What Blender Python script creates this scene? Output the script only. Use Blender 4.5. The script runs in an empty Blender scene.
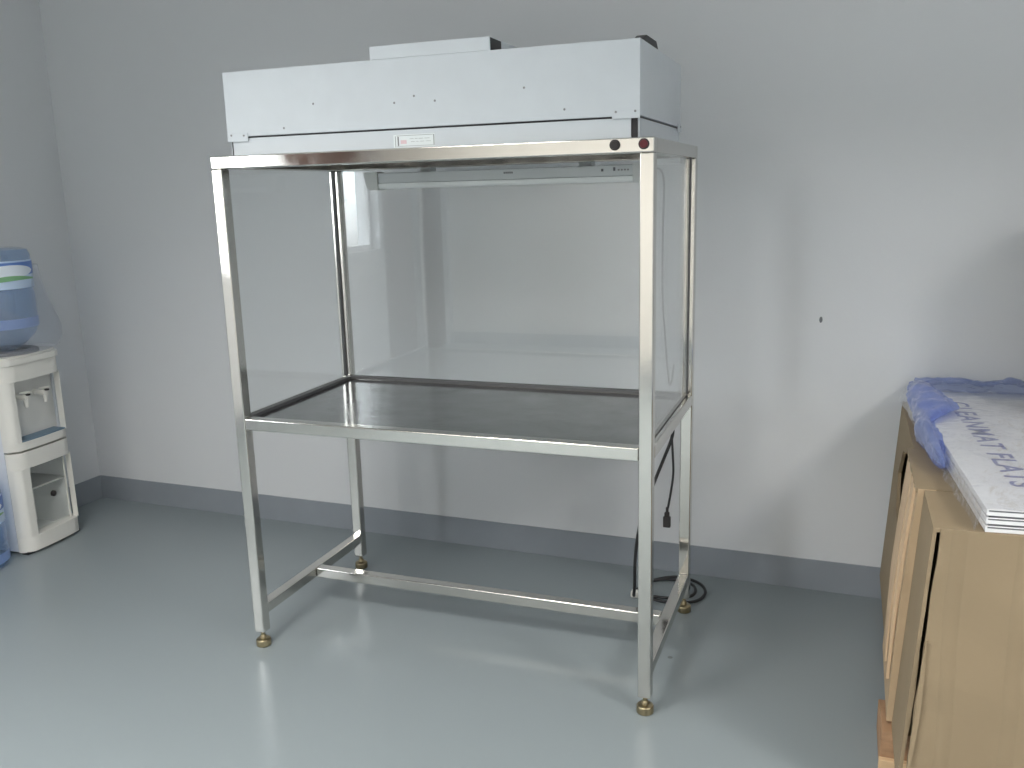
import bpy, bmesh, math, random
from mathutils import Vector, Matrix, noise, Quaternion

random.seed(7)
sc = bpy.context.scene
COL = sc.collection
PI = math.pi

# ------------------------------------------------------------------ materials
def mat(name, color=(.8, .8, .8), rough=.5, metal=0., spec=.5, var=0., vscale=6., bump=0., bscale=40.,
        rvar=0., emit=None, stretch=None, coat=0.):
    m = bpy.data.materials.new(name); m.use_nodes = True
    nt = m.node_tree; b = nt.nodes['Principled BSDF']
    b.inputs['Base Color'].default_value = (*color, 1)
    b.inputs['Roughness'].default_value = rough
    b.inputs['Metallic'].default_value = metal
    b.inputs['Specular IOR Level'].default_value = spec
    b.inputs['Coat Weight'].default_value = coat
    b.inputs['Coat Roughness'].default_value = .1
    tc = nt.nodes.new('ShaderNodeTexCoord')
    src = tc.outputs['Object']
    if stretch:
        mp = nt.nodes.new('ShaderNodeMapping'); mp.inputs['Scale'].default_value = stretch
        nt.links.new(src, mp.inputs['Vector']); src = mp.outputs['Vector']
    def nz(scale, det=4):
        n = nt.nodes.new('ShaderNodeTexNoise'); n.inputs['Scale'].default_value = scale
        n.inputs['Detail'].default_value = det; nt.links.new(src, n.inputs['Vector']); return n
    if var:
        n = nz(vscale); r = nt.nodes.new('ShaderNodeMapRange')
        r.inputs['From Min'].default_value = .25; r.inputs['From Max'].default_value = .75
        r.inputs['To Min'].default_value = 1 - var; r.inputs['To Max'].default_value = 1 + var
        nt.links.new(n.outputs['Fac'], r.inputs['Value'])
        mx = nt.nodes.new('ShaderNodeVectorMath'); mx.operation = 'SCALE'
        mx.inputs[0].default_value = color
        nt.links.new(r.outputs['Result'], mx.inputs['Scale'])
        nt.links.new(mx.outputs['Vector'], b.inputs['Base Color'])
    if rvar:
        n = nz(vscale * 1.7); r = nt.nodes.new('ShaderNodeMapRange')
        r.inputs['From Min'].default_value = .3; r.inputs['From Max'].default_value = .7
        r.inputs['To Min'].default_value = max(.02, rough - rvar); r.inputs['To Max'].default_value = rough + rvar
        nt.links.new(n.outputs['Fac'], r.inputs['Value']); nt.links.new(r.outputs['Result'], b.inputs['Roughness'])
    if bump:
        n = nz(bscale, 6); bp = nt.nodes.new('ShaderNodeBump'); bp.inputs['Strength'].default_value = bump
        bp.inputs['Distance'].default_value = .01
        nt.links.new(n.outputs['Fac'], bp.inputs['Height']); nt.links.new(bp.outputs['Normal'], b.inputs['Normal'])
    if emit:
        b.inputs['Emission Color'].default_value = (*emit[0], 1); b.inputs['Emission Strength'].default_value = emit[1]
    return m

def film(name, tint, refl=.04, diff=None, damt=0., rough=.04, bump=0., bscale=30.):
    """thin clear sheet: see-through, with a gloss that grows toward grazing angles"""
    m = bpy.data.materials.new(name); m.use_nodes = True
    nt = m.node_tree; nt.nodes.clear()
    out = nt.nodes.new('ShaderNodeOutputMaterial')
    tr = nt.nodes.new('ShaderNodeBsdfTransparent'); tr.inputs['Color'].default_value = (*tint, 1)
    gl = nt.nodes.new('ShaderNodeBsdfGlossy'); gl.inputs['Roughness'].default_value = rough
    gl.inputs['Color'].default_value = (1, 1, 1, 1)
    lw = nt.nodes.new('ShaderNodeLayerWeight'); lw.inputs['Blend'].default_value = .5
    pw = nt.nodes.new('ShaderNodeMath'); pw.operation = 'POWER'; pw.inputs[1].default_value = 5
    nt.links.new(lw.outputs['Facing'], pw.inputs[0])
    ma = nt.nodes.new('ShaderNodeMath'); ma.operation = 'MULTIPLY_ADD'
    ma.inputs[1].default_value = 1 - refl; ma.inputs[2].default_value = refl
    nt.links.new(pw.outputs[0], ma.inputs[0])
    base = tr.outputs[0]
    if damt:
        df = nt.nodes.new('ShaderNodeBsdfDiffuse'); df.inputs['Color'].default_value = (*diff, 1)
        tl = nt.nodes.new('ShaderNodeBsdfTranslucent'); tl.inputs['Color'].default_value = (*diff, 1)
        ad = nt.nodes.new('ShaderNodeMixShader'); ad.inputs[0].default_value = .4
        nt.links.new(df.outputs[0], ad.inputs[1]); nt.links.new(tl.outputs[0], ad.inputs[2])
        mx = nt.nodes.new('ShaderNodeMixShader'); mx.inputs[0].default_value = damt
        nt.links.new(base, mx.inputs[1]); nt.links.new(ad.outputs[0], mx.inputs[2]); base = mx.outputs[0]
    ms = nt.nodes.new('ShaderNodeMixShader')
    nt.links.new(ma.outputs[0], ms.inputs[0]); nt.links.new(base, ms.inputs[1]); nt.links.new(gl.outputs[0], ms.inputs[2])
    nt.links.new(ms.outputs[0], out.inputs['Surface'])
    if bump:
        tc = nt.nodes.new('ShaderNodeTexCoord')
        n = nt.nodes.new('ShaderNodeTexNoise'); n.inputs['Scale'].default_value = bscale; n.inputs['Detail'].default_value = 5
        n.inputs['Distortion'].default_value = .8
        nt.links.new(tc.outputs['Object'], n.inputs['Vector'])
        bp = nt.nodes.new('ShaderNodeBump'); bp.inputs['Strength'].default_value = bump; bp.inputs['Distance'].default_value = .02
        nt.links.new(n.outputs['Fac'], bp.inputs['Height'])
        nt.links.new(bp.outputs['Normal'], gl.inputs['Normal'])
    return m

M = {}
M['wall'] = mat('wall_paint', (.625, .64, .66), .55, var=.02, vscale=1.2, bump=.04, bscale=90)
M['wall_far'] = mat('white_wall_paint', (.74, .72, .68), .6)
M['ceil'] = mat('ceiling_paint', (.82, .82, .8), .8)
M['base'] = mat('skirting_vinyl', (.25, .275, .305), .4, var=.05)
M['white_metal'] = mat('white_coated_steel', (.56, .60, .635), .38, var=.02, vscale=14, spec=.4)
M['steel'] = mat('polished_stainless', (.68, .66, .62), .115, 1., rvar=.05, vscale=8, bump=.015, bscale=18)
M['sheet'] = mat('brushed_stainless_sheet', (.36, .36, .36), .15, 1., var=.12, vscale=9, rvar=.07, bump=.01, bscale=6)
M['brass'] = mat('brass_foot', (.40, .335, .21), .32, 1., var=.15, vscale=40)
M['black'] = mat('black_rubber', (.018, .018, .02), .5)
M['blackp'] = mat('black_plastic', (.022, .018, .018), .5)
M['redp'] = mat('dark_red_plastic', (.10, .008, .012), .4)
M['chrome'] = mat('chrome_ring', (.3, .28, .27), .2, 1.)
M['lampw'] = mat('lamp_housing', (.60, .64, .65), .4)
M['lampd'] = mat('lamp_diffuser', (.78, .82, .82), .3)
M['lampe'] = mat('lamp_end_cap', (.60, .63, .62), .4)
M['grey'] = mat('grey_print', (.16, .17, .18), .6)
M['pink'] = mat('pink_print', (.66, .5, .54), .6)
M['sticker'] = mat('pale_sticker', (.70, .75, .76), .35)
M['wplastic'] = mat('white_plastic', (.70, .69, .65), .38, var=.02)
M['wside'] = mat('dispenser_side', (.62, .65, .70), .45)
M['recess'] = mat('dispenser_recess', (.66, .66, .64), .35)
M['tray'] = mat('drip_tray_blue', (.12, .2, .28), .4)
M['cabin'] = mat('cabinet_inside', (.86, .87, .86), .5)
M['channel'] = mat('dark_channel', (.085, .085, .088), .45)
M['cord'] = mat('grey_cord', (.23, .23, .24), .5)
M['kraft'] = mat('kraft_cardboard', (.265, .20, .122), .75, var=.07, vscale=5, bump=.12, bscale=14)
M['kraftm'] = mat('mid_cardboard', (.43, .315, .195), .75, var=.08, vscale=3, bump=.1, stretch=(12, 12, 1))
M['kraftl'] = mat('pale_cardboard_inner', (.56, .41, .265), .75, var=.10, vscale=3, bump=.1, stretch=(12, 12, 1))
M['wood'] = mat('pallet_wood', (.36, .215, .12), .7, var=.25, vscale=4, bump=.1, stretch=(6, 1, 14))
M['woodl'] = mat('wood_end', (.66, .46, .27), .7, var=.15, vscale=20)
M['carton_w'] = mat('white_box_board', (.74, .74, .75), .45, var=.03, vscale=5)
M['ink'] = mat('blue_ink', (.15, .16, .36), .6)
M['gap_dark'] = mat('box_gap_shade', (.12, .12, .13), .35)  # dark tone painted for the shaded gaps of the flat boxes
M['door'] = mat('dark_brown_door', (.10, .055, .045), .35, var=.2, vscale=3, stretch=(8, 8, 1))
M['alu'] = mat('window_frame', (.65, .66, .67), .4)
M['acryl'] = film('clear_acrylic', (.965, .975, .975), .05, rough=.01)
M['pane'] = film('window_glass', (.97, .98, .98), .04, rough=.01)
M['film'] = film('clear_wrap_film', (.95, .955, .97), .13, (.85, .86, .9), .13, .06, 1., 22)
M['bluebag'] = film('blue_plastic_film', (.58, .67, .95), .10, (.40, .50, .88), .34, .15, .8, 14)
M['bluebag2'] = film('pale_blue_film', (.72, .78, .95), .09, (.45, .53, .85), .22, .12, .9, 18)
M['bag'] = film('clear_plastic_bag', (.93, .94, .96), .05, (.75, .78, .82), .14, .2, .6, 14)
M['bottle'] = film('blue_bottle_plastic', (.76, .85, .95), .06, (.36, .50, .76), .22, .08, .2, 8)
M['lblue'] = mat('label_blue', (.10, .20, .52), .4)
M['lpale'] = mat('label_pale_blue', (.50, .62, .80), .4)
M['lmid'] = mat('label_mid_blue', (.20, .30, .56), .4)
M['lwhite'] = mat('label_white', (.72, .78, .86), .4)
M['lgreen'] = mat('label_green', (.20, .42, .22), .4)

# board with faint long creases and flute lines
M['kraftf'] = mat('creased_cardboard', (.265, .20, .122), .75, var=.06, vscale=4)
nt = M['kraftf'].node_tree; tc = nt.nodes.new('ShaderNodeTexCoord')
wv = nt.nodes.new('ShaderNodeTexWave'); wv.inputs['Scale'].default_value = 2.6; wv.inputs['Distortion'].default_value = 1.6; wv.inputs['Detail'].default_value = 3
wv.inputs['Detail Scale'].default_value = .6
nt.links.new(tc.outputs['Object'], wv.inputs['Vector'])
cr = nt.nodes.new('ShaderNodeValToRGB'); cr.color_ramp.elements[0].position = .86; cr.color_ramp.elements[1].position = 1.
nt.links.new(wv.outputs['Fac'], cr.inputs['Fac'])
bp = nt.nodes.new('ShaderNodeBump'); bp.inputs['Strength'].default_value = .5; bp.inputs['Distance'].default_value = .006
nt.links.new(cr.outputs['Color'], bp.inputs['Height']); nt.links.new(bp.outputs['Normal'], nt.nodes['Principled BSDF'].inputs['Normal'])

# floor: grey-green epoxy, glossy, with small specks and scuffs
def floor_mat():
    m = bpy.data.materials.new('epoxy_floor'); m.use_nodes = True
    nt = m.node_tree; b = nt.nodes['Principled BSDF']
    tc = nt.nodes.new('ShaderNodeTexCoord')
    v = nt.nodes.new('ShaderNodeTexVoronoi'); v.inputs['Scale'].default_value = 3.2
    nt.links.new(tc.outputs['Object'], v.inputs['Vector'])
    lt = nt.nodes.new('ShaderNodeMath'); lt.operation = 'LESS_THAN'; lt.inputs[1].default_value = .026
    nt.links.new(v.outputs['Distance'], lt.inputs[0])
    ml = nt.nodes.new('ShaderNodeMath'); ml.operation = 'MULTIPLY'; ml.inputs[1].default_value = .55
    nt.links.new(lt.outputs[0], ml.inputs[0])
    mx = nt.nodes.new('ShaderNodeMix'); mx.data_type = 'RGBA'
    nt.links.new(ml.outputs[0], mx.inputs['Factor']); mx.inputs['A'].default_value = (.225, .258, .270, 1)
    mx.inputs['B'].default_value = (.07, .07, .07, 1)
    nt.links.new(mx.outputs['Result'], b.inputs['Base Color'])
    b.inputs['Roughness'].default_value = .33; b.inputs['Specular IOR Level'].default_value = .38
    return m
M['floor'] = floor_mat()

# ------------------------------------------------------------------ geometry helpers
def merge(bm, t):
    me = bpy.data.meshes.new('t'); t.to_mesh(me); bm.from_mesh(me); bpy.data.meshes.remove(me); t.free()

def box(bm, x0, x1, y0, y1, z0, z1, bev=0., seg=2):
    t = bmesh.new()
    vs = [t.verts.new((x, y, z)) for x in (x0, x1) for y in (y0, y1) for z in (z0, z1)]
    for f in ((0, 1, 3, 2), (4, 6, 7, 5), (0, 4, 5, 1), (2, 3, 7, 6), (0, 2, 6, 4), (1, 5, 7, 3)):
        t.faces.new([vs[i] for i in f])
    bmesh.ops.recalc_face_normals(t, faces=t.faces[:])
    if bev: bmesh.ops.bevel(t, geom=t.edges[:], offset=bev, segments=seg, profile=.5, affect='EDGES')
    merge(bm, t); return bm

def prism(bm, pts, d, bev=0.):
    """closed polygon of 3-D points pushed along vector d"""
    t = bmesh.new(); d = Vector(d)
    a = [t.verts.new(p) for p in pts]; b = [t.verts.new(Vector(p) + d) for p in pts]
    t.faces.new(a); t.faces.new(b[::-1]); n = len(pts)
    for i in range(n): t.faces.new((a[i], b[i], b[(i + 1) % n], a[(i + 1) % n]))
    bmesh.ops.recalc_face_normals(t, faces=t.faces[:])
    if bev: bmesh.ops.bevel(t, geom=t.edges[:], offset=bev, segments=2, profile=.5, affect='EDGES')
    merge(bm, t); return bm

def lathe(bm, prof, c=(0, 0, 0), n=24, axis='Z', fn=None):
    """prof: (radius, height) pairs turned about an axis through c"""
    t = bmesh.new(); rings = []
    for r, h in prof:
        ring = []
        for i in range(n):
            a = 2 * PI * i / n
            rr = r * (fn(a, h) if fn else 1)
            p = (rr * math.cos(a), rr * math.sin(a), h)
            if axis == 'Y': p = (p[0], p[2], p[1])
            if axis == 'X': p = (p[2], p[0], p[1])
            ring.append(t.verts.new(Vector(p) + Vector(c)))
        rings.append(ring)
    for a, b in zip(rings, rings[1:]):
        for i in range(n): t.faces.new((a[i], a[(i + 1) % n], b[(i + 1) % n], b[i]))
    if prof[0][0] > 1e-4: t.faces.new(rings[0])
    if prof[-1][0] > 1e-4: t.faces.new(rings[-1])
    bmesh.ops.remove_doubles(t, verts=t.verts[:], dist=1e-5)
    bmesh.ops.recalc_face_normals(t, faces=t.faces[:])
    merge(bm, t); return bm

def smooth_path(pts, k=6):
    P = [Vector(p) for p in pts]; P = [2 * P[0] - P[1]] + P + [2 * P[-1] - P[-2]]; out = []
    for i in range(1, len(P) - 2):
        for s in range(k):
            t = s / k
            a, b, c, d = P[i - 1:i + 3]
            out.append(.5 * ((2 * b) + (c - a) * t + (2 * a - 5 * b + 4 * c - d) * t * t + (3 * b - a - 3 * c + d) * t ** 3))
    out.append(P[-2]); return out

def tube(bm, pts, r, n=8, k=6):
    P = smooth_path(pts, k) if k else [Vector(p) for p in pts]
    t = bmesh.new(); rings = []; up = None
    for i, p in enumerate(P):
        d = (P[min(i + 1, len(P) - 1)] - P[max(i - 1, 0)]).normalized()
        if up is None: up = d.orthogonal().normalized()
        up = (up - d * up.dot(d)).normalized(); s = d.cross(up)
        rings.append([t.verts.new(p + r * (math.cos(2 * PI * j / n) * up + math.sin(2 * PI * j / n) * s)) for j in range(n)])
    for a, b in zip(rings, rings[1:]):
        for i in range(n): t.faces.new((a[i], a[(i + 1) % n], b[(i + 1) % n], b[i]))
    t.faces.new(rings[0]); t.faces.new(rings[-1])
    bmesh.ops.recalc_face_normals(t, faces=t.faces[:])
    merge(bm, t); return bm

ORIG = {}
def empty(name, loc, rz=0., label=None, cat=None, group=None, local=False):
    o = bpy.data.objects.new(name, None); COL.objects.link(o)
    o.location = loc; o.rotation_euler = (0, 0, rz); o.empty_display_size = .1
    ORIG[o.name] = Vector((0, 0, 0)) if local else Vector(loc)
    tag(o, label, cat, group); return o

def tag(o, label=None, cat=None, group=None, kind=None):
    if label: o['label'] = label
    if cat: o['category'] = cat
    if group: o['group'] = group
    if kind: o['kind'] = kind
    return o

def obj(name, bm, m, parent=None, smooth=False, origin=None, label=None):
    """link bm as one mesh object; bm is in the frame of the thing (world unless the thing is local)"""
    me = bpy.data.meshes.new(name)
    o = bpy.data.objects.new(name, me); COL.objects.link(o)
    if parent is not None:
        off = ORIG[parent.name]; ORIG[o.name] = off
        bmesh.ops.translate(bm, verts=bm.verts[:], vec=-off)
        o.parent = parent
    else:
        c = Vector(origin) if origin else Vector((0, 0, 0))
        bmesh.ops.translate(bm, verts=bm.verts[:], vec=-c); o.location = c; ORIG[o.name] = c
    if smooth:
        for f in bm.faces: f.smooth = True
    bm.to_mesh(me); bm.free()
    for mm in (m if isinstance(m, list) else [m]): me.materials.append(mm)
    if smooth:
        me.set_sharp_from_angle(angle=math.radians(50))
        wn = o.modifiers.new('weighted', 'WEIGHTED_NORMAL'); wn.keep_sharp = True; wn.weight = 100
    if label: o['label'] = label
    return o
NB = bmesh.new

# ------------------------------------------------------------------ room (turned a little against the bench)
W, D, T, H, ZB, ZS = 1.3387, .6984, .0377, 1.60, .0534, .7936
YB = D + .3351
XL, XR, YF, ZC = -1.7035, 4.3, -5.5, 2.85          # local to the room origin (0, YB, 0)
RA = math.atan(-.0213568)
def room(name, bm, m, kind='structure', parent=None):
    o = bpy.data.objects.new(name, bpy.data.meshes.new(name)); COL.objects.link(o)
    bm.to_mesh(o.data); bm.free(); o.data.materials.append(m)
    if parent: o.parent = parent
    else: o.location = (0, YB, 0); o.rotation_euler = (0, 0, RA); o['kind'] = kind
    return o
room('floor', box(NB(), XL - .2, XR + .2, YF - .2, .2, -.1, 0), M['floor'])
room('ceiling', box(NB(), XL - .2, XR + .2, YF - .2, .2, ZC, ZC + .1), M['ceil'])
wb = room('wall_back', box(NB(), XL - .2, XR + .2, 0, .2, 0, ZC), M['wall'])
room('wall_right', box(NB(), XR, XR + .2, YF, 0, 0, ZC), M['wall'])
room('wall_front', box(NB(), XL - .2, XR + .2, YF - .2, YF, 0, ZC), M['wall_far'])
# left wall with a window and a doorway, both behind the camera
WY0, WY1, WZ0, WZ1 = -4.03, -3.15, 1.03, 2.35      # local y
DY0, DY1, DZ = -5.42, -4.10, 2.3
b = NB()
box(b, XL - .2, XL, WY1, 0, 0, ZC); box(b, XL - .2, XL, WY0, WY1, 0, WZ0); box(b, XL - .2, XL, WY0, WY1, WZ1, ZC)
box(b, XL - .2, XL, DY1, WY0, 0, ZC); box(b, XL - .2, XL, DY0, DY1, DZ, ZC); box(b, XL - .2, XL, YF, DY0, 0, ZC)
room('wall_left', b, M['wall'])
b = NB(); fx0, fx1 = XL - .13, XL - .07
for (a0, a1, c0, c1) in ((WY0, WY1, WZ0, WZ0 + .04), (WY0, WY1, WZ1 - .04, WZ1), (WY0, WY0 + .04, WZ0 + .04, WZ1 - .04),
                         (WY1 - .04, WY1, WZ0 + .04, WZ1 - .04), (-3.61, -3.57, WZ0 + .04, WZ1 - .04)):
    box(b, fx0, fx1, a0, a1, c0, c1)
win = room('window_1', b, M['alu'])
room('glass_pane', box(NB(), XL - .102, XL - .098, WY0 + .04, WY1 - .04, WZ0 + .04, WZ1 - .04), M['pane'], parent=win)
b = NB(); box(b, XL - .10, XL - .05, DY0, DY1, 0.0, DZ)
dr = room('door_1', b, M['door'])
room('door_handle', lathe(NB(), [(.0, 0), (.02, 0), (.02, .05), (.028, .055), (.028, .08), (.0, .085)], (XL - .05, DY1 - .08, 1.0), 16, 'X'), M['chrome'], parent=dr)
# skirting
room('baseboard_back', box(NB(), XL + .004, XR - .004, -.006, 0, 0, .117), M['base'])
b = NB(); box(b, XL, XL + .006, DY1, -.006, 0, .117); box(b, XL, XL + .006, YF, DY0, 0, .117)
room('baseboard_left', b, M['base'])
room('baseboard_right', box(NB(), XR - .006, XR, YF, -.006, 0, .117), M['base'])
room('baseboard_front', box(NB(), XL + .006, XR - .006, YF, YF + .006, 0, .117), M['base'])

# ------------------------------------------------------------------ the stainless bench
BL = 'tall stainless steel bench frame with a steel work shelf and clear side panels'
bench = empty('steel_bench', (W / 2, D / 2, 0), 0, BL, 'workbench')
def part(name, bm, m=None, parent=None, smooth=True, label=None):
    return obj(name, bm, m or M['steel'], parent or bench, smooth, label=label)
for (x0, y0) in ((0, 0), (W - T, 0), (0, D - T), (W - T, D - T)):
    lg = part('leg', box(NB(), x0, x0 + T, y0, y0 + T, ZB, H - T, .004))
    cx, cy = x0 + T / 2, y0 + T / 2
    part('leveling_foot', lathe(NB(), [(.0, 0.0), (.021, 0.0), (.0245, .003), (.0245, .021), (.022, .025), (.011, .027), (.0095, .036),
                                     (.0065, .038), (.0065, ZB), (0, ZB)], (cx, cy, 0), 28), M['brass'], lg, label='brass levelling foot')
# top frame: front and back rails full width, side rails between
def rail(name, x0, x1, y0, y1, z0, z1, bev=.004): return part(name, box(NB(), x0, x1, y0, y1, z0, z1, bev))
tf = rail('top_rail', 0, W, 0, T, H - T, H)
rail('top_rail', 0, W, D - T, D, H - T, H)
rail('top_rail', 0, T, T, D - T, H - T, H)
rail('top_rail', W - T, W, T, D - T, H - T, H)
rail('shelf_rail', T, W - T, 0, T, ZS - T, ZS)
rail('shelf_rail', T, W - T, D - T, D, ZS - T, ZS)
rail('shelf_rail', 0, T, T, D - T, ZS - T, ZS)
rail('shelf_rail', W - T, W, T, D - T, ZS - T, ZS)
part('work_surface', box(NB(), T - .002, W - T + .002, T - .002, D - T + .002, ZS - .020, ZS - .008), M['sheet'])
BZ0, BZ1 = .112, .149
rail('side_brace', .001, T - .001, T, D - T, BZ0, BZ1)
rail('side_brace', W - T + .001, W - .001, T, D - T, BZ0, BZ1)
rail('cross_brace', T, W - T, D / 2 - T / 2, D / 2 + T / 2, BZ0 - .001, BZ1 - .001)
# clear panels with thin dark channel strips
pa = part('acrylic_back_panel', box(NB(), T, W - T, D - .024, D - .019, ZS, H - T), M['acryl'], smooth=False, label='clear acrylic back panel')
part('seal_strip', box(NB(), T, W - T, D - T - .003, D - .014, ZS - .007, ZS + .004), M['channel'], pa, False)
for x in (.0165, W - .0215):
    pa = part('acrylic_side_panel', box(NB(), x, x + .005, T, D - T, ZS, H - T), M['acryl'], smooth=False, label='clear acrylic side panel')
    part('seal_strip', box(NB(), x - .004 if x > .5 else x, x + .005 if x > .5 else T + .003, T, D - T, ZS - .007, ZS + .003), M['channel'], pa, False)
    part('seal_strip', box(NB(), x - .003, x + .008, D - T - .006, D - T, ZS + .005, H - T), M['channel'], pa, False)
# push buttons on the front rail
for x, m, l in ((1.2385, M['blackp'], 'black round push button'), (1.3125, M['redp'], 'dark red round push button')):
    bt = part('push_button', lathe(NB(), [(.0, -.006), (.0095, -.006), (.0105, -.003), (.0105, .0005), (.0, .0005)], (x, 0, 1.583), 24, 'Y'), m, label=l)
    part('button_ring', lathe(NB(), [(.0105, -.0035), (.0135, -.003), (.0135, .0005), (.0105, .0005)], (x, 0, 1.583), 24, 'Y'), M['blackp'], bt)

# ------------------------------------------------------------------ filter hood on top
HX0, HX1, HY0, HY1 = .048, 1.296, .03, .615
HT, SL = 1.8385, 1.652
hood = empty('filter_hood', ((HX0 + HX1) / 2, (HY0 + HY1) / 2, H), 0,
             'white steel fan filter box resting on top of the stainless bench frame', 'filter unit')
def hp(name, bm, m=None, parent=None, smooth=False, label=None): return obj(name, bm, m or M['white_metal'], parent or hood, smooth, label=label)
hp('fan_housing', box(NB(), HX0, HX1, HY0, HY1, SL + .0025, HT, .0015))
hp('gasket', box(NB(), HX0 + .008, HX1 - .008, HY0 + .008, HY1 - .008, H, SL + .0025), M['black'], label='black gasket frame')
hp('filter_panel', box(NB(), HX0 + .016, HX1 - .024, HY0 + .003, HY0 + .0085, H, SL - .0025, .0008))
for x0, x1 in ((HX1 - .0085, HX1 - .003), (HX0 + .003, HX0 + .0085)):
    hp('filter_panel', box(NB(), x0, x1, HY0 + .010, HY1 - .010, H, SL - .0025, .0008))
hp('filter_panel', box(NB(), HX0 + .02, HX1 - .02, HY1 - .0085, HY1 - .003, H, SL - .0025, .0008))
hp('air_intake_box', box(NB(), .541, .896, HY0 + .0004, .33, HT, 1.8735, .0012))
hp('vent_dark_plate', box(NB(), .895, .8968, HY0 + .006, HY0 + .085, HT + .001, 1.871), M['black'], label='black plate painted for the dark inside of a vent')  # flat black plate, painted for the darkness inside the opening
b = NB(); prism(b, [(HX1 - .03, HY0 + .035, HT), (HX1 - .03, HY0 + .095, HT + .020), (HX1 - .03, HY0 + .22, HT + .021), (HX1 - .03, HY0 + .25, HT)], (.026, 0, 0), .001)
hp('carry_grip', b, M['black'], label='black grip on the top edge')
def plate(x0, x1, y0, y1, z0, z1, screws):
    p = hp('corner_bracket', box(NB(), x0, x1, y0, y1, z0, z1, .0008))
    for s, ax in screws:
        hp('screw', lathe(NB(), [(0, -.0018), (.0028, -.0012), (.0032, 0), (0, 0)] if ax == 'Y' else [(0, .0018), (.0028, .0012), (.0032, 0), (0, 0)], s, 10, ax), M['cord'], p)
plate(HX0 + .002, HX0 + .074, HY0 - .0025, HY0, SL - .012, SL + .013, (((HX0 + .016, HY0 - .0025, SL + .007), 'Y'), ((HX0 + .06, HY0 - .0025, SL + .005), 'Y')))
plate(HX1 - .072, HX1, HY0 - .0025, HY0, SL - .004, SL + .019, (((HX1 - .062, HY0 - .0025, SL + .013), 'Y'), ((HX1 - .012, HY0 - .0025, SL + .013), 'Y')))
plate(HX1, HX1 + .0025, HY1 - .05, HY1, SL - .012, SL + .012, (((HX1 + .0025, HY1 - .012, SL + .004), 'X'),))
for x, z in ((.351, 1.734), (.609, 1.722), (.670, 1.737), (.732, 1.721), (.247, 1.672), (.989, 1.739), (1.098, 1.679)):
    hp('rivet', lathe(NB(), [(0, -.0014), (.0026, -.0010), (.0034, .0002), (0, .0002)], (x, HY0, z), 10, 'Y'), M['cord'])
lb = hp('rating_label', box(NB(), .600, .726, HY0 + .0023, HY0 + .003, 1.6015, 1.637), M['sticker'], label='pale printed label')
b = NB(); y0, y1 = HY0 + .0018, HY0 + .0024
for q in ((.610, .724, 1.6335, 1.6345), (.610, .724, 1.6055, 1.6063), (.7225, .7245, 1.6055, 1.6345), (.6055, .607, 1.604, 1.633), (.6125, .6165, 1.607, 1.632)):
    box(b, q[0], q[1], y0, y1, q[2], q[3])
for i, (x, wd) in enumerate(((.650, .012), (.666, .008), (.677, .014), (.695, .016))):
    box(b, x, x + wd, y0, y1, 1.6245, 1.6253); box(b, x + .004, x + wd + .003, y0, y1, 1.6168, 1.6175)
hp('print', b, M['grey'], lb)
hp('logo', box(NB(), .622, .640, y0, y1, 1.612, 1.622), M['pink'], lb)

# ------------------------------------------------------------------ tube light under the hood
LX0, LX1, LY0, LY1, LZ0, LZ1 = .195, 1.209, .575, .625, 1.493, 1.5622
lamp = empty('tube_light', ((LX0 + LX1) / 2, .60, LZ0), 0, 'slim white tube light fixed under the top of the steel bench at its back', 'light fixture')
def lp(name, bm, m, smooth=True, parent=None): return obj(name, bm, m, parent or lamp, smooth)
lp('lamp_housing', box(NB(), LX0 + .05, LX1 - .05, LY0 + .003, LY1, LZ0 + .020, LZ1 - .014, .003), M['lampw'])
lp('mounting_bracket', box(NB(), LX0 + .2, LX0 + .24, LY1 - .012, D - T, LZ1 - .014, LZ1 + .0, .0), M['lampw'])
lp('mounting_bracket', box(NB(), LX1 - .24, LX1 - .2, LY1 - .012, D - T, LZ1 - .014, LZ1 + .0, .0), M['lampw'])
b = NB()
prism(b, [(LX0 + .05, LY0, LZ0 + .019), (LX0 + .05, LY0 + .004, LZ0 + .006), (LX0 + .05, LY0 + .014, LZ0), (LX0 + .05, LY1 - .01, LZ0), (LX0 + .05, LY1, LZ0 + .019)], (LX1 - LX0 - .10, 0, 0))
lp('lamp_diffuser', b, M['lampd'])
for xa, sg in ((LX0, 1), (LX1, -1)):
    b = NB()
    prism(b, [(xa, LY0 - .004, LZ1 - .010), (xa + sg * .054, LY0 - .004, LZ1 - .010), (xa + sg * .054, LY0 - .004, LZ0 - .003), (xa + sg * .024, LY0 - .004, LZ0 - .003),
              (xa + sg * .009, LY0 - .004, LZ0 + .007), (xa + sg * .001, LY0 - .004, LZ1 - .020)], (0, LY1 - LY0 + .005, 0), .0015)
    lp('end_cap', b, M['lampe'])
b = NB()
for k in range(5): box(b, .719 + k * .0068, .724 + k * .0068, LY0 + .0022, LY0 + .0032, 1.532, 1.538)
lp('maker_mark', b, M['grey'], False)
b = NB()
lp('switch', box(NB(), 1.052, 1.059, LY0 + .001, LY0 + .0032, 1.529, 1.537), M['grey'], False)
lp('switch', box(NB(), 1.091, 1.098, LY0 + .001, LY0 + .0032, 1.530, 1.541), M['grey'], False)
for k in range(4): box(b, 1.106 + k * .010, 1.112 + k * .010, LY0 + .0022, LY0 + .0032, 1.530, 1.535)
lp('printed_text', b, M['cord'], False)
lp('cord', tube(NB(), [(LX1 - .004, .60, 1.520), (1.225, .615, 1.535), (1.243, .625, 1.50), (1.240, .64, 1.35), (1.240, .64, 1.15), (1.252, .64, .98), (1.264, .64, .845), (1.272, .64, .835), (1.277, .64, .87), (1.281, .64, .90)], .0035), M['cord'])
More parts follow.
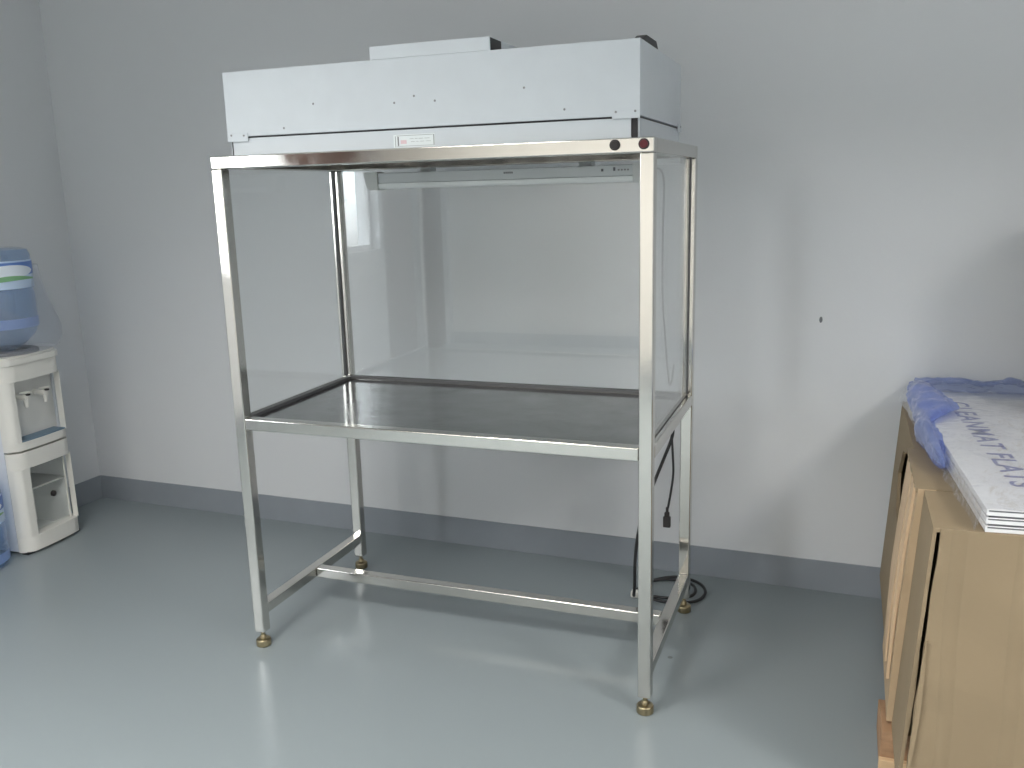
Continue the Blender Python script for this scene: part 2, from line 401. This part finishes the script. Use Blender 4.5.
tag(obj('cable_duct', box(NB(), 1.215, 1.2995, .60, D - T, 1.546, H - T, .001), M['lampd'], None, origin=(1.25, .63, 1.546)),
    'short white strip under the back top corner of the bench, beside the right rear leg', 'cable cover')

# ------------------------------------------------------------------ black power cord
cordr = empty('power_cord', (1.27, .64, .35), 0, 'black power cord hanging under the steel shelf and coiled by the right rear leg', 'power cord')
def cp(name, bm, m, parent=None): return obj(name, bm, m, parent or cordr, True)
b = NB()
tube(b, [(1.274, .635, .7736), (1.276, .637, .70), (1.277, .64, .646), (1.281, .64, .58), (1.283, .64, .52), (1.275, .64, .45), (1.266, .64, .395)], .004)
tube(b, [(1.281, .632, .7736), (1.281, .635, .70), (1.276, .645, .646), (1.25, .64, .57), (1.221, .64, .492), (1.19, .635, .40), (1.165, .635, .30), (1.152, .64, .19), (1.146, .66, .09),
         (1.135, .70, .025), (1.125, .77, .010), (1.165, .885, .0055), (1.25, .945, .0055), (1.335, .915, .0055), (1.372, .84, .0055), (1.35, .76, .0055), (1.27, .722, .0055),
         (1.18, .735, .0065), (1.135, .79, .0065), (1.17, .87, .0135), (1.26, .90, .0135), (1.325, .865, .0135), (1.335, .79, .0135), (1.28, .745, .0135), (1.20, .735, .0135), (1.15, .742, .012)], .0056, 8, 6)
cp('cable', b, M['black'])
b = NB(); box(b, 1.2505, 1.2755, .632, .649, .325, .364, .003); box(b, 1.2545, 1.2715, .634, .647, .362, .380, .003); box(b, 1.259, 1.268, .636, .645, .378, .398, .002)
cp('connector', b, M['blackp'])
b = NB(); box(b, 1.115, 1.15, .728, .757, .0, .024, .005)
cp('plug', b, M['wplastic'])['label'] = 'white plug'

# ------------------------------------------------------------------ water dispenser
dis = empty('water_dispenser', (-1.424, .520, 0), .05, 'white floor standing water dispenser with two taps in the left corner', 'water dispenser', local=True)
HW = .157
def fx(y):
    a = abs(y) / HW
    return .010 * (1 - a * a) - (.030 * max(0, (a - .82) / .18) ** 2)
def slab(bm, y0, y1, z0, z1, xin, off=0., n=10):
    ys = [y0 + (y1 - y0) * i / n for i in range(n + 1)]
    pts = [(fx(y) + off, y, z0) for y in ys] + [(xin, y1, z0), (xin, y0, z0)]
    return prism(bm, pts, (0, 0, z1 - z0))
def dp(name, bm, m, parent=None, smooth=True, label=None): return obj(name, bm, m, parent or dis, smooth, label=label)
XB = -.262
b = NB()
box(b, XB, -.055, -HW, -HW + .006, .015, .82); box(b, XB, -.055, HW - .006, HW, .015, .82)
box(b, XB, XB + .006, -HW + .006, HW - .006, .015, .82); box(b, XB + .006, -.055, -HW + .006, HW - .006, .44, .455); box(b, XB + .006, -.055, -HW + .006, HW - .006, .015, .03)
dp('body', b, M['wside'], smooth=False)
b = NB()
slab(b, -HW, HW, .752, .82, -.055); slab(b, -HW, HW, .458, .492, -.055)
slab(b, -HW, -.112, .492, .752, -.055); slab(b, .134, HW, .492, .752, -.03)
fp = dp('front_panel', b, M['wplastic'])
b = NB(); slab(b, -HW - .004, HW + .004, .822, .848, XB - .002, .006, 14); slab(b, -HW + .004, HW - .004, .848, .856, XB + .01, -.006, 14)
dp('lid', b, M['wplastic'])
dp('shaded_collar', lathe(NB(), [(.094, .856), (.128, .856), (.126, .866), (.110, .872), (.094, .870), (.094, .856)], (-.124, -.008, 0), 40), M['cord'], label='collar under the bottle, coloured dark for the shading line there')  # ring coloured dark to stand for the shading line beneath the bottle
b = NB(); box(b, -.075, -.066, -HW + .007, HW - .007, .458, .80, 0); dp('recess_panel', b, M['recess'])
b = NB(); slab(b, -.108, .130, .492, .497, -.066, -.004); dp('drip_tray', b, M['tray'], label='dark blue drip tray')
for y in (-.05, .052):
    b = NB()
    lathe(b, [(.0, -.068), (.016, -.068), (.016, -.060), (.011, -.058), (.011, -.015), (.013, -.012), (.013, .002), (0, .003)], (0, y, .672), 16, 'X')
    lathe(b, [(.0, .632), (.007, .632), (.009, .655), (.011, .672), (.011, .685), (0, .687)], (-.007, y, 0), 16)
    tp = dp('tap', b, M['wplastic'])
    b = NB(); prism(b, [(-.03, y - .009, .688), (.022, y - .007, .696), (.022, y + .007, .696), (-.03, y + .009, .688)], (0, 0, .007), .001)
    dp('tap_lever', b, M['wplastic'], tp)
    dp('tap_dot', box(NB(), -.002, .013, y - .007, y + .007, .683, .690, .001), M['blackp'], tp, label='small dark mark')
# lower door with a glass pane, wire shelf behind
b = NB()
slab(b, -HW, HW, .378, .449, -.052, .001); slab(b, -HW, HW, .012, .078, -.052, .001)
slab(b, -HW, -.098, .078, .378, -.052, .001); slab(b, .136, HW, .078, .378, -.028, .001)
dr2 = dp('cabinet_door', b, M['wplastic'])
dp('door_glass', box(NB(), -.036, -.032, -.098, .136, .078, .378), M['pane'], dr2, False)
dp('door_trim', box(NB(), -.031, -.024, .118, .122, .078, .378), M['wplastic'], dr2, False)
dp('door_knob', lathe(NB(), [(.0, -.0315), (.013, -.0315), (.013, -.022), (.009, -.018), (0, -.018)], (0, .042, .215), 18, 'X'), M['blackp'], dr2, label='dark round knob')
b = NB(); box(b, XB + .007, XB + .012, -HW + .007, HW - .007, .031, .439); box(b, XB + .012, -.056, HW - .010, HW - .007, .031, .439)
box(b, XB + .012, -.056, -HW + .007, -HW + .010, .031, .439); box(b, XB + .012, -.056, -HW + .010, HW - .010, .031, .034)
dp('cabinet_lining', b, M['cabin'], smooth=False)
b = NB(); box(b, XB + .013, -.058, -HW + .0105, HW - .0105, .255, .262); dp('cabinet_shelf', b, M['wplastic'])
for (y) in (-.13, .13):
    for x in (-.03, -.22):
        dp('foot', box(NB(), x - .018, x + .018, y - .018, y + .018, 0, .0135 if x > -.1 else .016, .002), M['black'])

# ------------------------------------------------------------------ bottles
def bottle(name, loc, label, inverted):
    r = empty(name, loc, 0, label, 'water bottle', local=True)
    R_ = .137
    prof = [(.0, 0), (.10, 0.0), (.128, .008), (R_, .03), (R_, .075), (R_ - .006, .085), (R_ - .006, .095), (R_, .105), (R_, .165), (R_ - .005, .174), (R_ - .005, .182), (R_, .19),
            (R_, .31), (R_ - .003, .335), (R_ - .02, .37), (.08, .405), (.045, .425), (.028, .435), (.028, .465), (0, .466)]
    if inverted: prof = [(a, .441 - h) for a, h in prof if h <= .435][::-1]
    if inverted: prof = [(.0, .0)] + prof
    obj('bottle_shell', lathe(NB(), prof, (0, 0, 0), 40), M['bottle'], r, True)
    if not inverted:
        obj('cap', lathe(NB(), [(0, .4665), (.03, .4665), (.032, .44), (.0285, .44), (.0285, .4650), (0, .4651)], (0, 0, 0), 24), M['lblue'], r, True)
    def patch(name, z0, z1, a0, a1, m, off, shape=None, par=None):
        t = NB(); n = 24; g = []
        for i in range(n + 1):
            a = a0 + (a1 - a0) * i / n; s = i / n
            zl, zh = (shape(s) if shape else (0, 1))
            g.append([[t.verts.new(((R_ + o_) * math.cos(a), (R_ + o_) * math.sin(a), z0 + (z1 - z0) * q)) for q in (zl, zh)] for o_ in (off, off + .0006)])
        for p, q in zip(g, g[1:]):
            t.faces.new((p[1][0], q[1][0], q[1][1], p[1][1])); t.faces.new((p[0][0], p[0][1], q[0][1], q[0][0]))
            t.faces.new((p[0][1], p[1][1], q[1][1], q[0][1])); t.faces.new((p[0][0], q[0][0], q[1][0], p[1][0]))
        for p in (g[0], g[-1]): t.faces.new((p[0][0], p[1][0], p[1][1], p[0][1]))
        bmesh.ops.recalc_face_normals(t, faces=t.faces[:])
        return obj(name, t, m, par or r, True)
    zt = .275 if inverted else .19
    lab = patch('bottle_label', zt, zt + .115, -2.4, .9, M['lpale'], .0008)
    patch('label_band', zt + .055, zt + .108, -2.2, .85, M['lblue'], .0016, par=lab)
    el = lambda s: (.5 - .5 * math.sin(PI * s) ** .6, .5 + .5 * math.sin(PI * s) ** .6)
    patch('label_oval', zt + .045, zt + .098, -1.15, .55, M['lwhite'], .0024, el, lab)
    sw = lambda s: (.15 * math.sin(PI * s) + .35 * s, .15 + .75 * math.sin(PI * s) * (1 - .5 * s) + .35 * s)
    patch('label_swoosh', zt + .022, zt + .058, -1.2, .6, M['lgreen'], .0032, sw, lab)
    patch('label_strip', zt - .165, zt - .125, -2.2, .75, M['lmid'], .0006)
    return r
bottle('water_bottle', (-1.548, .512, .857), 'upturned blue water bottle standing on top of the white dispenser', True)
bottle('water_bottle', (-1.545, .205, 0), 'blue water bottle standing on the floor beside the dispenser, cut off by the left edge', False)
# loose clear bag around the foot of the upturned bottle
def crumple(a, h): return 1 + .10 * noise.noise(Vector((math.cos(a) * 2.2, math.sin(a) * 2.2, h * 9)))
b = lathe(NB(), [(.190, .0), (.212, .01), (.228, .05), (.222, .10), (.205, .16), (.185, .22), (.168, .29), (.160, .36)], (0, 0, 0), 56, fn=crumple)
for f in [f for f in b.faces if len(f.verts) > 4]: b.faces.remove(f)
bmesh.ops.transform(b, matrix=Matrix.Diagonal((.70, 1, 1, 1)), verts=b.verts[:])
o = obj('plastic_bag', b, M['bag'], None, True)
o.location = (-1.548, .540, .858)
tag(o, 'loose clear plastic bag around the bottle on top of the dispenser', 'plastic bag')

# ------------------------------------------------------------------ pallet and big carton
plt = empty('wooden_pallet', (2.48, .35, 0), 0, 'low wooden pallet under the big cardboard carton', 'pallet')
PZ = .105
for x0 in (1.985, 2.42, 2.89):
    for y0 in (-.045, .36, .77):
        xx = 1.942 if x0 < 2 and y0 < 0 else x0
        obj('block', box(NB(), xx, x0 + .095, y0, y0 + .19, 0, PZ - .02, .002), M['wood'], plt)
for k in range(5):
    y = -.045 + k * .20; x = 1.944 if k == 0 else 1.987
    obj('deck_board', box(NB(), x, 2.985, y, y + .12, PZ - .02, PZ, .002), M['wood'], plt)
for x0 in (2.10, 2.42, 2.89):
    obj('block', box(NB(), x0, x0 + .095, -.25, -.10, 0, PZ - .02, .002), M['wood'], plt)
obj('deck_board', box(NB(), 2.08, 2.985, -.25, -.13, PZ - .02, PZ, .002), M['wood'], plt)
obj('board_end', box(NB(), 1.940, 2.05, -.062, -.0452, 0, .034, .002), M['woodl'], plt, label='pale sawn board end')

CY0, CY1, CZ0, CZ1, CXR = -.262, .95, PZ, .745, 2.99
def cl(z): return 2.003 - .036 * (1 - (z - CZ0) / (CZ1 - CZ0))       # left face leans out toward the floor
car = empty('cardboard_carton', (2.48, .34, CZ0), 0, 'large brown cardboard carton on a pallet against the wall at the right', 'carton')
def kp(name, bm, m, label=None, parent=None, smooth=False): return obj(name, bm, m, parent or car, smooth, label=label)
ins = .045
b = NB(); prism(b, [(cl(CZ0) + ins, CY0 + .012, CZ0), (cl(CZ1 - .01) + ins, CY0 + .012, CZ1 - .01), (CXR, CY0 + .012, CZ1 - .01), (CXR, CY0 + .012, CZ0)], (0, CY1 - CY0 - .018, 0))
kp('carton_body', b, M['kraft'])
b = NB(); prism(b, [(cl(CZ0) + .0105, CY1 - .006, CZ0), (cl(CZ1 - .011) + .0105, CY1 - .006, CZ1 - .011), (CXR, CY1 - .006, CZ1 - .011), (CXR, CY1 - .006, CZ0)], (0, .006, 0))
kp('back_panel', b, M['kraft'])
def side_sheet(pts, off, th, rag=0., n=14, bulge=0.):
    """sheet on the left face; pts = (y, z) loop; off = how far it stands out"""
    loop = []
    for (a, c) in zip(pts, pts[1:] + pts[:1]):
        for i in range(n):
            s = i / n; y = a[0] + (c[0] - a[0]) * s; z = a[1] + (c[1] - a[1]) * s
            y += rag * noise.noise(Vector((y * 9, z * 14, off * 90)))
            loop.append((cl(z) - off - bulge * math.sin(PI * (z - CZ0) / (CZ1 - CZ0)), y, z))
    return prism(NB(), loop, (th, 0, 0))
kp('side_panel', side_sheet([(CY1, CZ0), (.372, CZ0), (.372, .42), (.66, .46), (.76, .55), (.68, .645), (.372, .715), (.372, CZ1 - .002), (CY1, CZ1 - .002)], .0, .010, .002), M['kraft'])
kp('side_flap', side_sheet([(.352, .14), (-.003, .112), (-.003, CZ1 - .001), (.352, CZ1 - .001)], .012, .040, .006, bulge=.006), M['kraftm'], 'overlapping side flap of paler board')
kp('corner_strip', side_sheet([(.045, CZ1 - .004), (.115, CZ1 - .004), (.112, .55), (.075, .32), (.052, .20), (.045, .205)], .019, .007, .004, bulge=.006), M['kraftl'], 'pale tapering strip of torn board')
kp('corner_strip', side_sheet([(.150, CZ1 - .010), (.30, CZ1 - .004), (.315, .40), (.24, .24), (.17, .19)], .017, .005, .010, bulge=.006), M['kraftl'], 'pale tapering strip of torn board')
kp('side_return', side_sheet([(-.006, CZ0), (CY0 + .002, CZ0), (CY0 + .002, CZ1 - .001), (-.006, CZ1 - .001)], -.001, .008, .003), M['kraft'])
# front sheet, starting a little right of the corner so a dark crack shows
loop = []
N = 24
for i in range(N + 1):
    z = CZ0 + .001 + (CZ1 - CZ0 - .001) * i / N
    loop.append((cl(z) + .016 + .0035 * noise.noise(Vector((3, 1, z * 11))), CY0 - .004 + .004 * noise.noise(Vector((8, 2, z * 6))), z))
loop += [(CXR, CY0 - .004, CZ1), (CXR, CY0 - .004, CZ0 + .001)]
b = prism(NB(), loop, (0, .010, 0)); kp('front_panel', b, M['kraftf'])
for k, (dx, dy, z0, z1) in enumerate(((.001, .006, .02, .46), (.016, -.007, .02, .40))):
    loop = []
    for i in range(17):
        z = CZ0 - .02 + z0 + (z1 - z0) * i / 16; loop.append((cl(z) + dx + .004 * noise.noise(Vector((k * 7, 0, z * 18))), CY0 + dy, z))
    for i in range(16, -1, -1):
        z = CZ0 - .02 + z0 + (z1 - z0) * i / 16; loop.append((cl(z) + dx + .004 + .007 * math.sin(PI * i / 16) + .002 * noise.noise(Vector((k * 7, 3, z * 18))), CY0 + dy, z))
    kp('torn_edge', prism(NB(), loop, (0, -.004, 0)), M['kraft'])
# top flaps
def topsheet(y0, y1, z, th, x0, rag=.003):
    loop = []
    for i in range(13): loop.append((x0 + rag * noise.noise(Vector((i * .7, y0 * 5, 0))), y0 + (y1 - y0) * i / 12, z))
    for i in range(9): loop.append((x0 + (CXR - x0) * (i + 1) / 9, y1, z))
    loop.append((CXR, y0, z))
    return prism(NB(), loop, (0, 0, th))
kp('top_flap', topsheet(.362, CY1, CZ1 - .010, .0075, 2.003), M['kraft'])
kp('top_flap', topsheet(.002, .358, CZ1 - .010, .0098, 1.985), M['kraft'])
kp('top_flap', topsheet(CY0, -.002, CZ1 - .010, .0085, 2.004), M['kraft'])

# ------------------------------------------------------------------ three flat boxes wrapped in film
ANG = math.radians(4.2); ST = Vector((2.103, -.262, CZ1 + .0005))
BW, BLn, BT = .66, 1.14, .0135
SR = Matrix.Translation(ST) @ Matrix.Rotation(ANG, 4, 'Z')
names = ['lowest of the three flat white boxes wrapped on the carton', 'middle one of the three flat white boxes wrapped on the carton',
         'topmost flat white box with blue lettering, wrapped on the carton']
for k in range(3):
    r = empty('flat_box', SR @ Vector((0, 0, k * (BT + .005))), ANG + (0, .003, -.002)[k], names[k], 'flat box', 'flat white boxes on the carton', local=True)
    b = NB(); box(b, 0, BW, 0, BLn, 0, BT, .0012); obj('box_board', b, M['carton_w'], r)
    b = NB(); box(b, .004, BW - .004, -.0006, .02, BT - .0042, BT - .0012); 
    obj('end_gap_line', b, M['gap_dark'], r)  # dark line painted for the shaded gap along each end
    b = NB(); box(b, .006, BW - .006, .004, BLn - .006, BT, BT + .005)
    obj('gap_shade_sheet', b, M['gap_dark'], r) if k < 2 else b.free()  # dark filler sheet standing in for the shadow gap between boxes
    if k == 2:
        def text_mesh(txt):
            cu = bpy.data.curves.new('t', 'FONT'); cu.body = txt; cu.size = 1; cu.extrude = .002; cu.offset = .014; cu.space_character = 1.12
            to = bpy.data.objects.new('t', cu); COL.objects.link(to)
            bpy.context.view_layer.update()
            me = to.evaluated_get(bpy.context.evaluated_depsgraph_get()).to_mesh()
            q = NB(); q.from_mesh(me); to.to_mesh_clear(); bpy.data.objects.remove(to)
            xs = [v.co.x for v in q.verts]; return q, min(xs), max(xs), max(v.co.y for v in q.verts)
        full, fx0_, fx1_, fy = text_mesh('CLEANMAT FLATS'); full.free()
        LEN, CAP = .83, .056
        # reads toward the viewer: text x runs along -y of the box, text up along +x
        for word, right in (('CLEANMAT', False), ('FLATS', True)):
            q, x0, x1, y1 = text_mesh(word); sh = (fx1_ - x1) if right else (fx0_ - x0)
            for v in q.verts:
                tx = (v.co.x + sh - fx0_) / (fx1_ - fx0_) * LEN; ty = v.co.y / fy * CAP; tz = v.co.z
                v.co = Vector((.086 + ty, 1.0 - tx, BT + .0002 + .0003 * (tz / .002 + 1)))
            bmesh.ops.recalc_face_normals(q, faces=q.faces[:])
            obj('lettering', q, M['ink'], r, label='blue printed lettering')

def sheet(fn, nu, nv):
    t = NB(); g = [[t.verts.new(fn(u / nu, v / nv)) for v in range(nv + 1)] for u in range(nu + 1)]
    for i in range(nu):
        for j in range(nv): t.faces.new((g[i][j], g[i + 1][j], g[i + 1][j + 1], g[i][j + 1]))
    bmesh.ops.recalc_face_normals(t, faces=t.faces[:]); return t
SH = 3 * BT + .010
def wrapfn(u, v):
    # u: across (left skirt -> top), v: front -> back, in the boxes' frame
    y = -.006 + v * (BLn + .10)
    n = noise.noise(Vector((u * 9, v * 14, 1.3))); n2 = noise.noise(Vector((u * 22, v * 34, 4.1)))
    s = u * (BW + .10) - .07
    if s < 0:
        k = -s / .07; x = -.008 - .013 * k * (1 + .8 * n); z = SH * (1 - k) + .004 + .004 * n2 * (1 - k)
        z = max(z, .004)
    else:
        x = s; z = SH + .0035 + .0035 * max(0, n + .2) + .0018 * n2
    if v > .93:
        q = (v - .93) / .07; z = z * (1 - .75 * q * q) + .012 * q * n2 + .03 * q * max(0, n)
        z = max(z, .005)
    return SR @ Vector((x, y, z))
b = sheet(wrapfn, 46, 70)
tag(obj('plastic_wrap', b, M['film'], None, True, origin=ST), 'shiny clear plastic film wrapped over the flat white boxes', 'plastic wrap')
SRI = SR.inverted()
def bluefn(u, v):
    # a lumpy half-empty bag lying along the back left side of the boxes
    a = u * 2 * PI; s = v
    cy = .10 + .87 * s; edge = 2.103 - .0734 * (cy + .262)
    t = min(1, max(0, (s - .36) / .2)); t = t * t * (3 - 2 * t)
    c = Vector((edge - .022 + .052 * t, cy, CZ1 + .030 + .022 * s))
    rad = math.sin(PI * min(1, max(0, s))) ** .35 if 0 < s < 1 else 0
    n = noise.noise(Vector((math.cos(a) * 1.3, math.sin(a) * 1.3, s * 7))); n2 = noise.noise(Vector((math.cos(a) * 3.5, math.sin(a) * 3.5, s * 22 + 4)))
    rr = max(.02, rad) * (1 + .25 * n + .16 * n2)
    rx = .024 + .034 * t; rz = .032 + .022 * s
    x = c.x + rx * rr * math.cos(a); z = c.z + rz * rr * math.sin(a)
    z = max(z, CZ1 + .003); q = SRI @ Vector((x, c.y, z))
    if q.x > -.010: z = max(z, CZ1 + SH + .010 + .004 * n2 + min(.010, .15 * (q.x + .01)))      # lies on top of the boxes here
    return Vector((x, c.y, z))
b = sheet(bluefn, 36, 60); bmesh.ops.remove_doubles(b, verts=b.verts[:], dist=1e-5)
bb = tag(obj('plastic_bag', b, M['bluebag'], None, True, origin=(2.09, .62, CZ1)), 'crumpled blue plastic bag on the carton beside the flat white boxes', 'plastic bag')
def flapfn(u, v):
    # its open end, spread over the back of the boxes and hanging down behind them
    x = 2.035 + .66 * u; y = .835 + .165 * v
    n = noise.noise(Vector((u * 8, v * 6, 7))); n2 = noise.noise(Vector((u * 26, v * 14, 2)))
    z = CZ1 + SH + .014 + .010 * max(0, n) + .005 * n2 + .018 * math.sin(PI * v) * (1 + .6 * n)
    if v > .75: z -= (v - .75) / .25 * .02
    return Vector((x, y + .012 * n2, z))
obj('bag_end', sheet(flapfn, 50, 20), M['bluebag2'], bb, True)

# unseen tall carton added to cast the shadow on the wall at right
shadow_carton = empty('cardboard_carton', (2.650, .66, CZ1 + SH + .0095), .03, 'unseen tall brown carton on the flat boxes outside the right edge, added for its wall shadow', 'carton', local=True)
obj('carton_body', box(NB(), -.265, .25, -.12, .15, 0, .60, .004), M['kraft'], shadow_carton)
obj('top_flap', box(NB(), -.263, .248, -.118, .013, .6005, .605, .001), M['kraft'], shadow_carton)
obj('top_flap', box(NB(), -.263, .248, .017, .148, .6005, .605, .001), M['kraft'], shadow_carton)

# small dark plug in the wall
b = NB(); lathe(b, [(0, -.004), (.006, -.004), (.008, -.001), (.008, 0), (0, 0)], (1.728, 0, 1.009), 14, 'Y')
bmesh.ops.transform(b, matrix=Matrix.Translation((1.728, 0, 1.009)) @ Matrix.Diagonal((.7, 1, 1.4, 1)) @ Matrix.Translation((-1.728, 0, -1.009)), verts=b.verts[:])
room('wall_plug', b, M['grey'], parent=wb)

# ------------------------------------------------------------------ light
w = bpy.data.worlds.new('World'); sc.world = w; w.use_nodes = True
nt = w.node_tree; bg = nt.nodes['Background']
tc = nt.nodes.new('ShaderNodeTexCoord'); sx = nt.nodes.new('ShaderNodeSeparateXYZ')
nt.links.new(tc.outputs['Generated'], sx.inputs[0])
cr = nt.nodes.new('ShaderNodeValToRGB'); e = cr.color_ramp.elements
e[0].position = .47; e[0].color = (.22, .22, .22, 1); e[1].position = .53; e[1].color = (.95, .975, 1.0, 1)
mr = nt.nodes.new('ShaderNodeMapRange'); mr.inputs['From Min'].default_value = -1
nt.links.new(sx.outputs['Z'], mr.inputs['Value']); nt.links.new(mr.outputs['Result'], cr.inputs['Fac'])
bg.inputs['Strength'].default_value = 19.
nt.links.new(cr.outputs['Color'], bg.inputs['Color'])
RM = Matrix.Translation((0, YB, 0)) @ Matrix.Rotation(RA, 4, 'Z')
def area(name, loc, rot, sx_, sy_, power, col=(1, 1, 1), portal=False):
    l = bpy.data.lights.new(name, 'AREA'); l.shape = 'RECTANGLE'; l.size = sx_; l.size_y = sy_; l.energy = power; l.color = col
    o = bpy.data.objects.new(name, l); COL.objects.link(o)
    o.matrix_world = RM @ Matrix.Translation(loc) @ rot
    if portal: l.cycles.is_portal = True
    return o
area('window_daylight', (XL - .15, (WY0 + WY1) / 2, (WZ0 + WZ1) / 2), Matrix.Rotation(-PI / 2, 4, 'Y'), WZ1 - WZ0, WY1 - WY0, 1, portal=True)
for x, y, sa, sb, p in ((.24, -2.55, .6, .6, 26), (4.0, -2.55, .6, .6, 62), (.5, -4.05, 3.0, 1.1, 98)):     # louvred ceiling panels
    area('ceiling_light', (x, y, ZC - .01), Matrix.Identity(4), sa, sb, p, (1, .975, .94)).data.spread = math.radians(140)

# ------------------------------------------------------------------ camera
yaw, pitch, roll = -.35794945, -.21398386, -.02673453
f = Vector((math.sin(yaw) * math.cos(pitch), math.cos(yaw) * math.cos(pitch), math.sin(pitch)))
r = Vector((math.cos(yaw), -math.sin(yaw), 0)); u = r.cross(f)
r2 = math.cos(roll) * r + math.sin(roll) * u; u2 = -math.sin(roll) * r + math.cos(roll) * u
cam = bpy.data.cameras.new('camera'); co = bpy.data.objects.new('camera', cam); COL.objects.link(co)
mw = Matrix((r2, u2, -f)).transposed().to_4x4(); mw.translation = (1.79706457, -2.27845727, 1.48094806)
co.matrix_world = mw
cam.sensor_width = 36; cam.lens = 895.619 / 1024 * 36; cam.clip_start = .05
sc.camera = co
sc.view_settings.view_transform = 'Standard'; sc.view_settings.look = 'None'
sc.view_settings.gamma = 1; sc.view_settings.use_curve_mapping = False
sc.view_settings.exposure = .22
sc.cycles.max_bounces = 12; sc.cycles.transparent_max_bounces = 16; sc.cycles.diffuse_bounces = 6
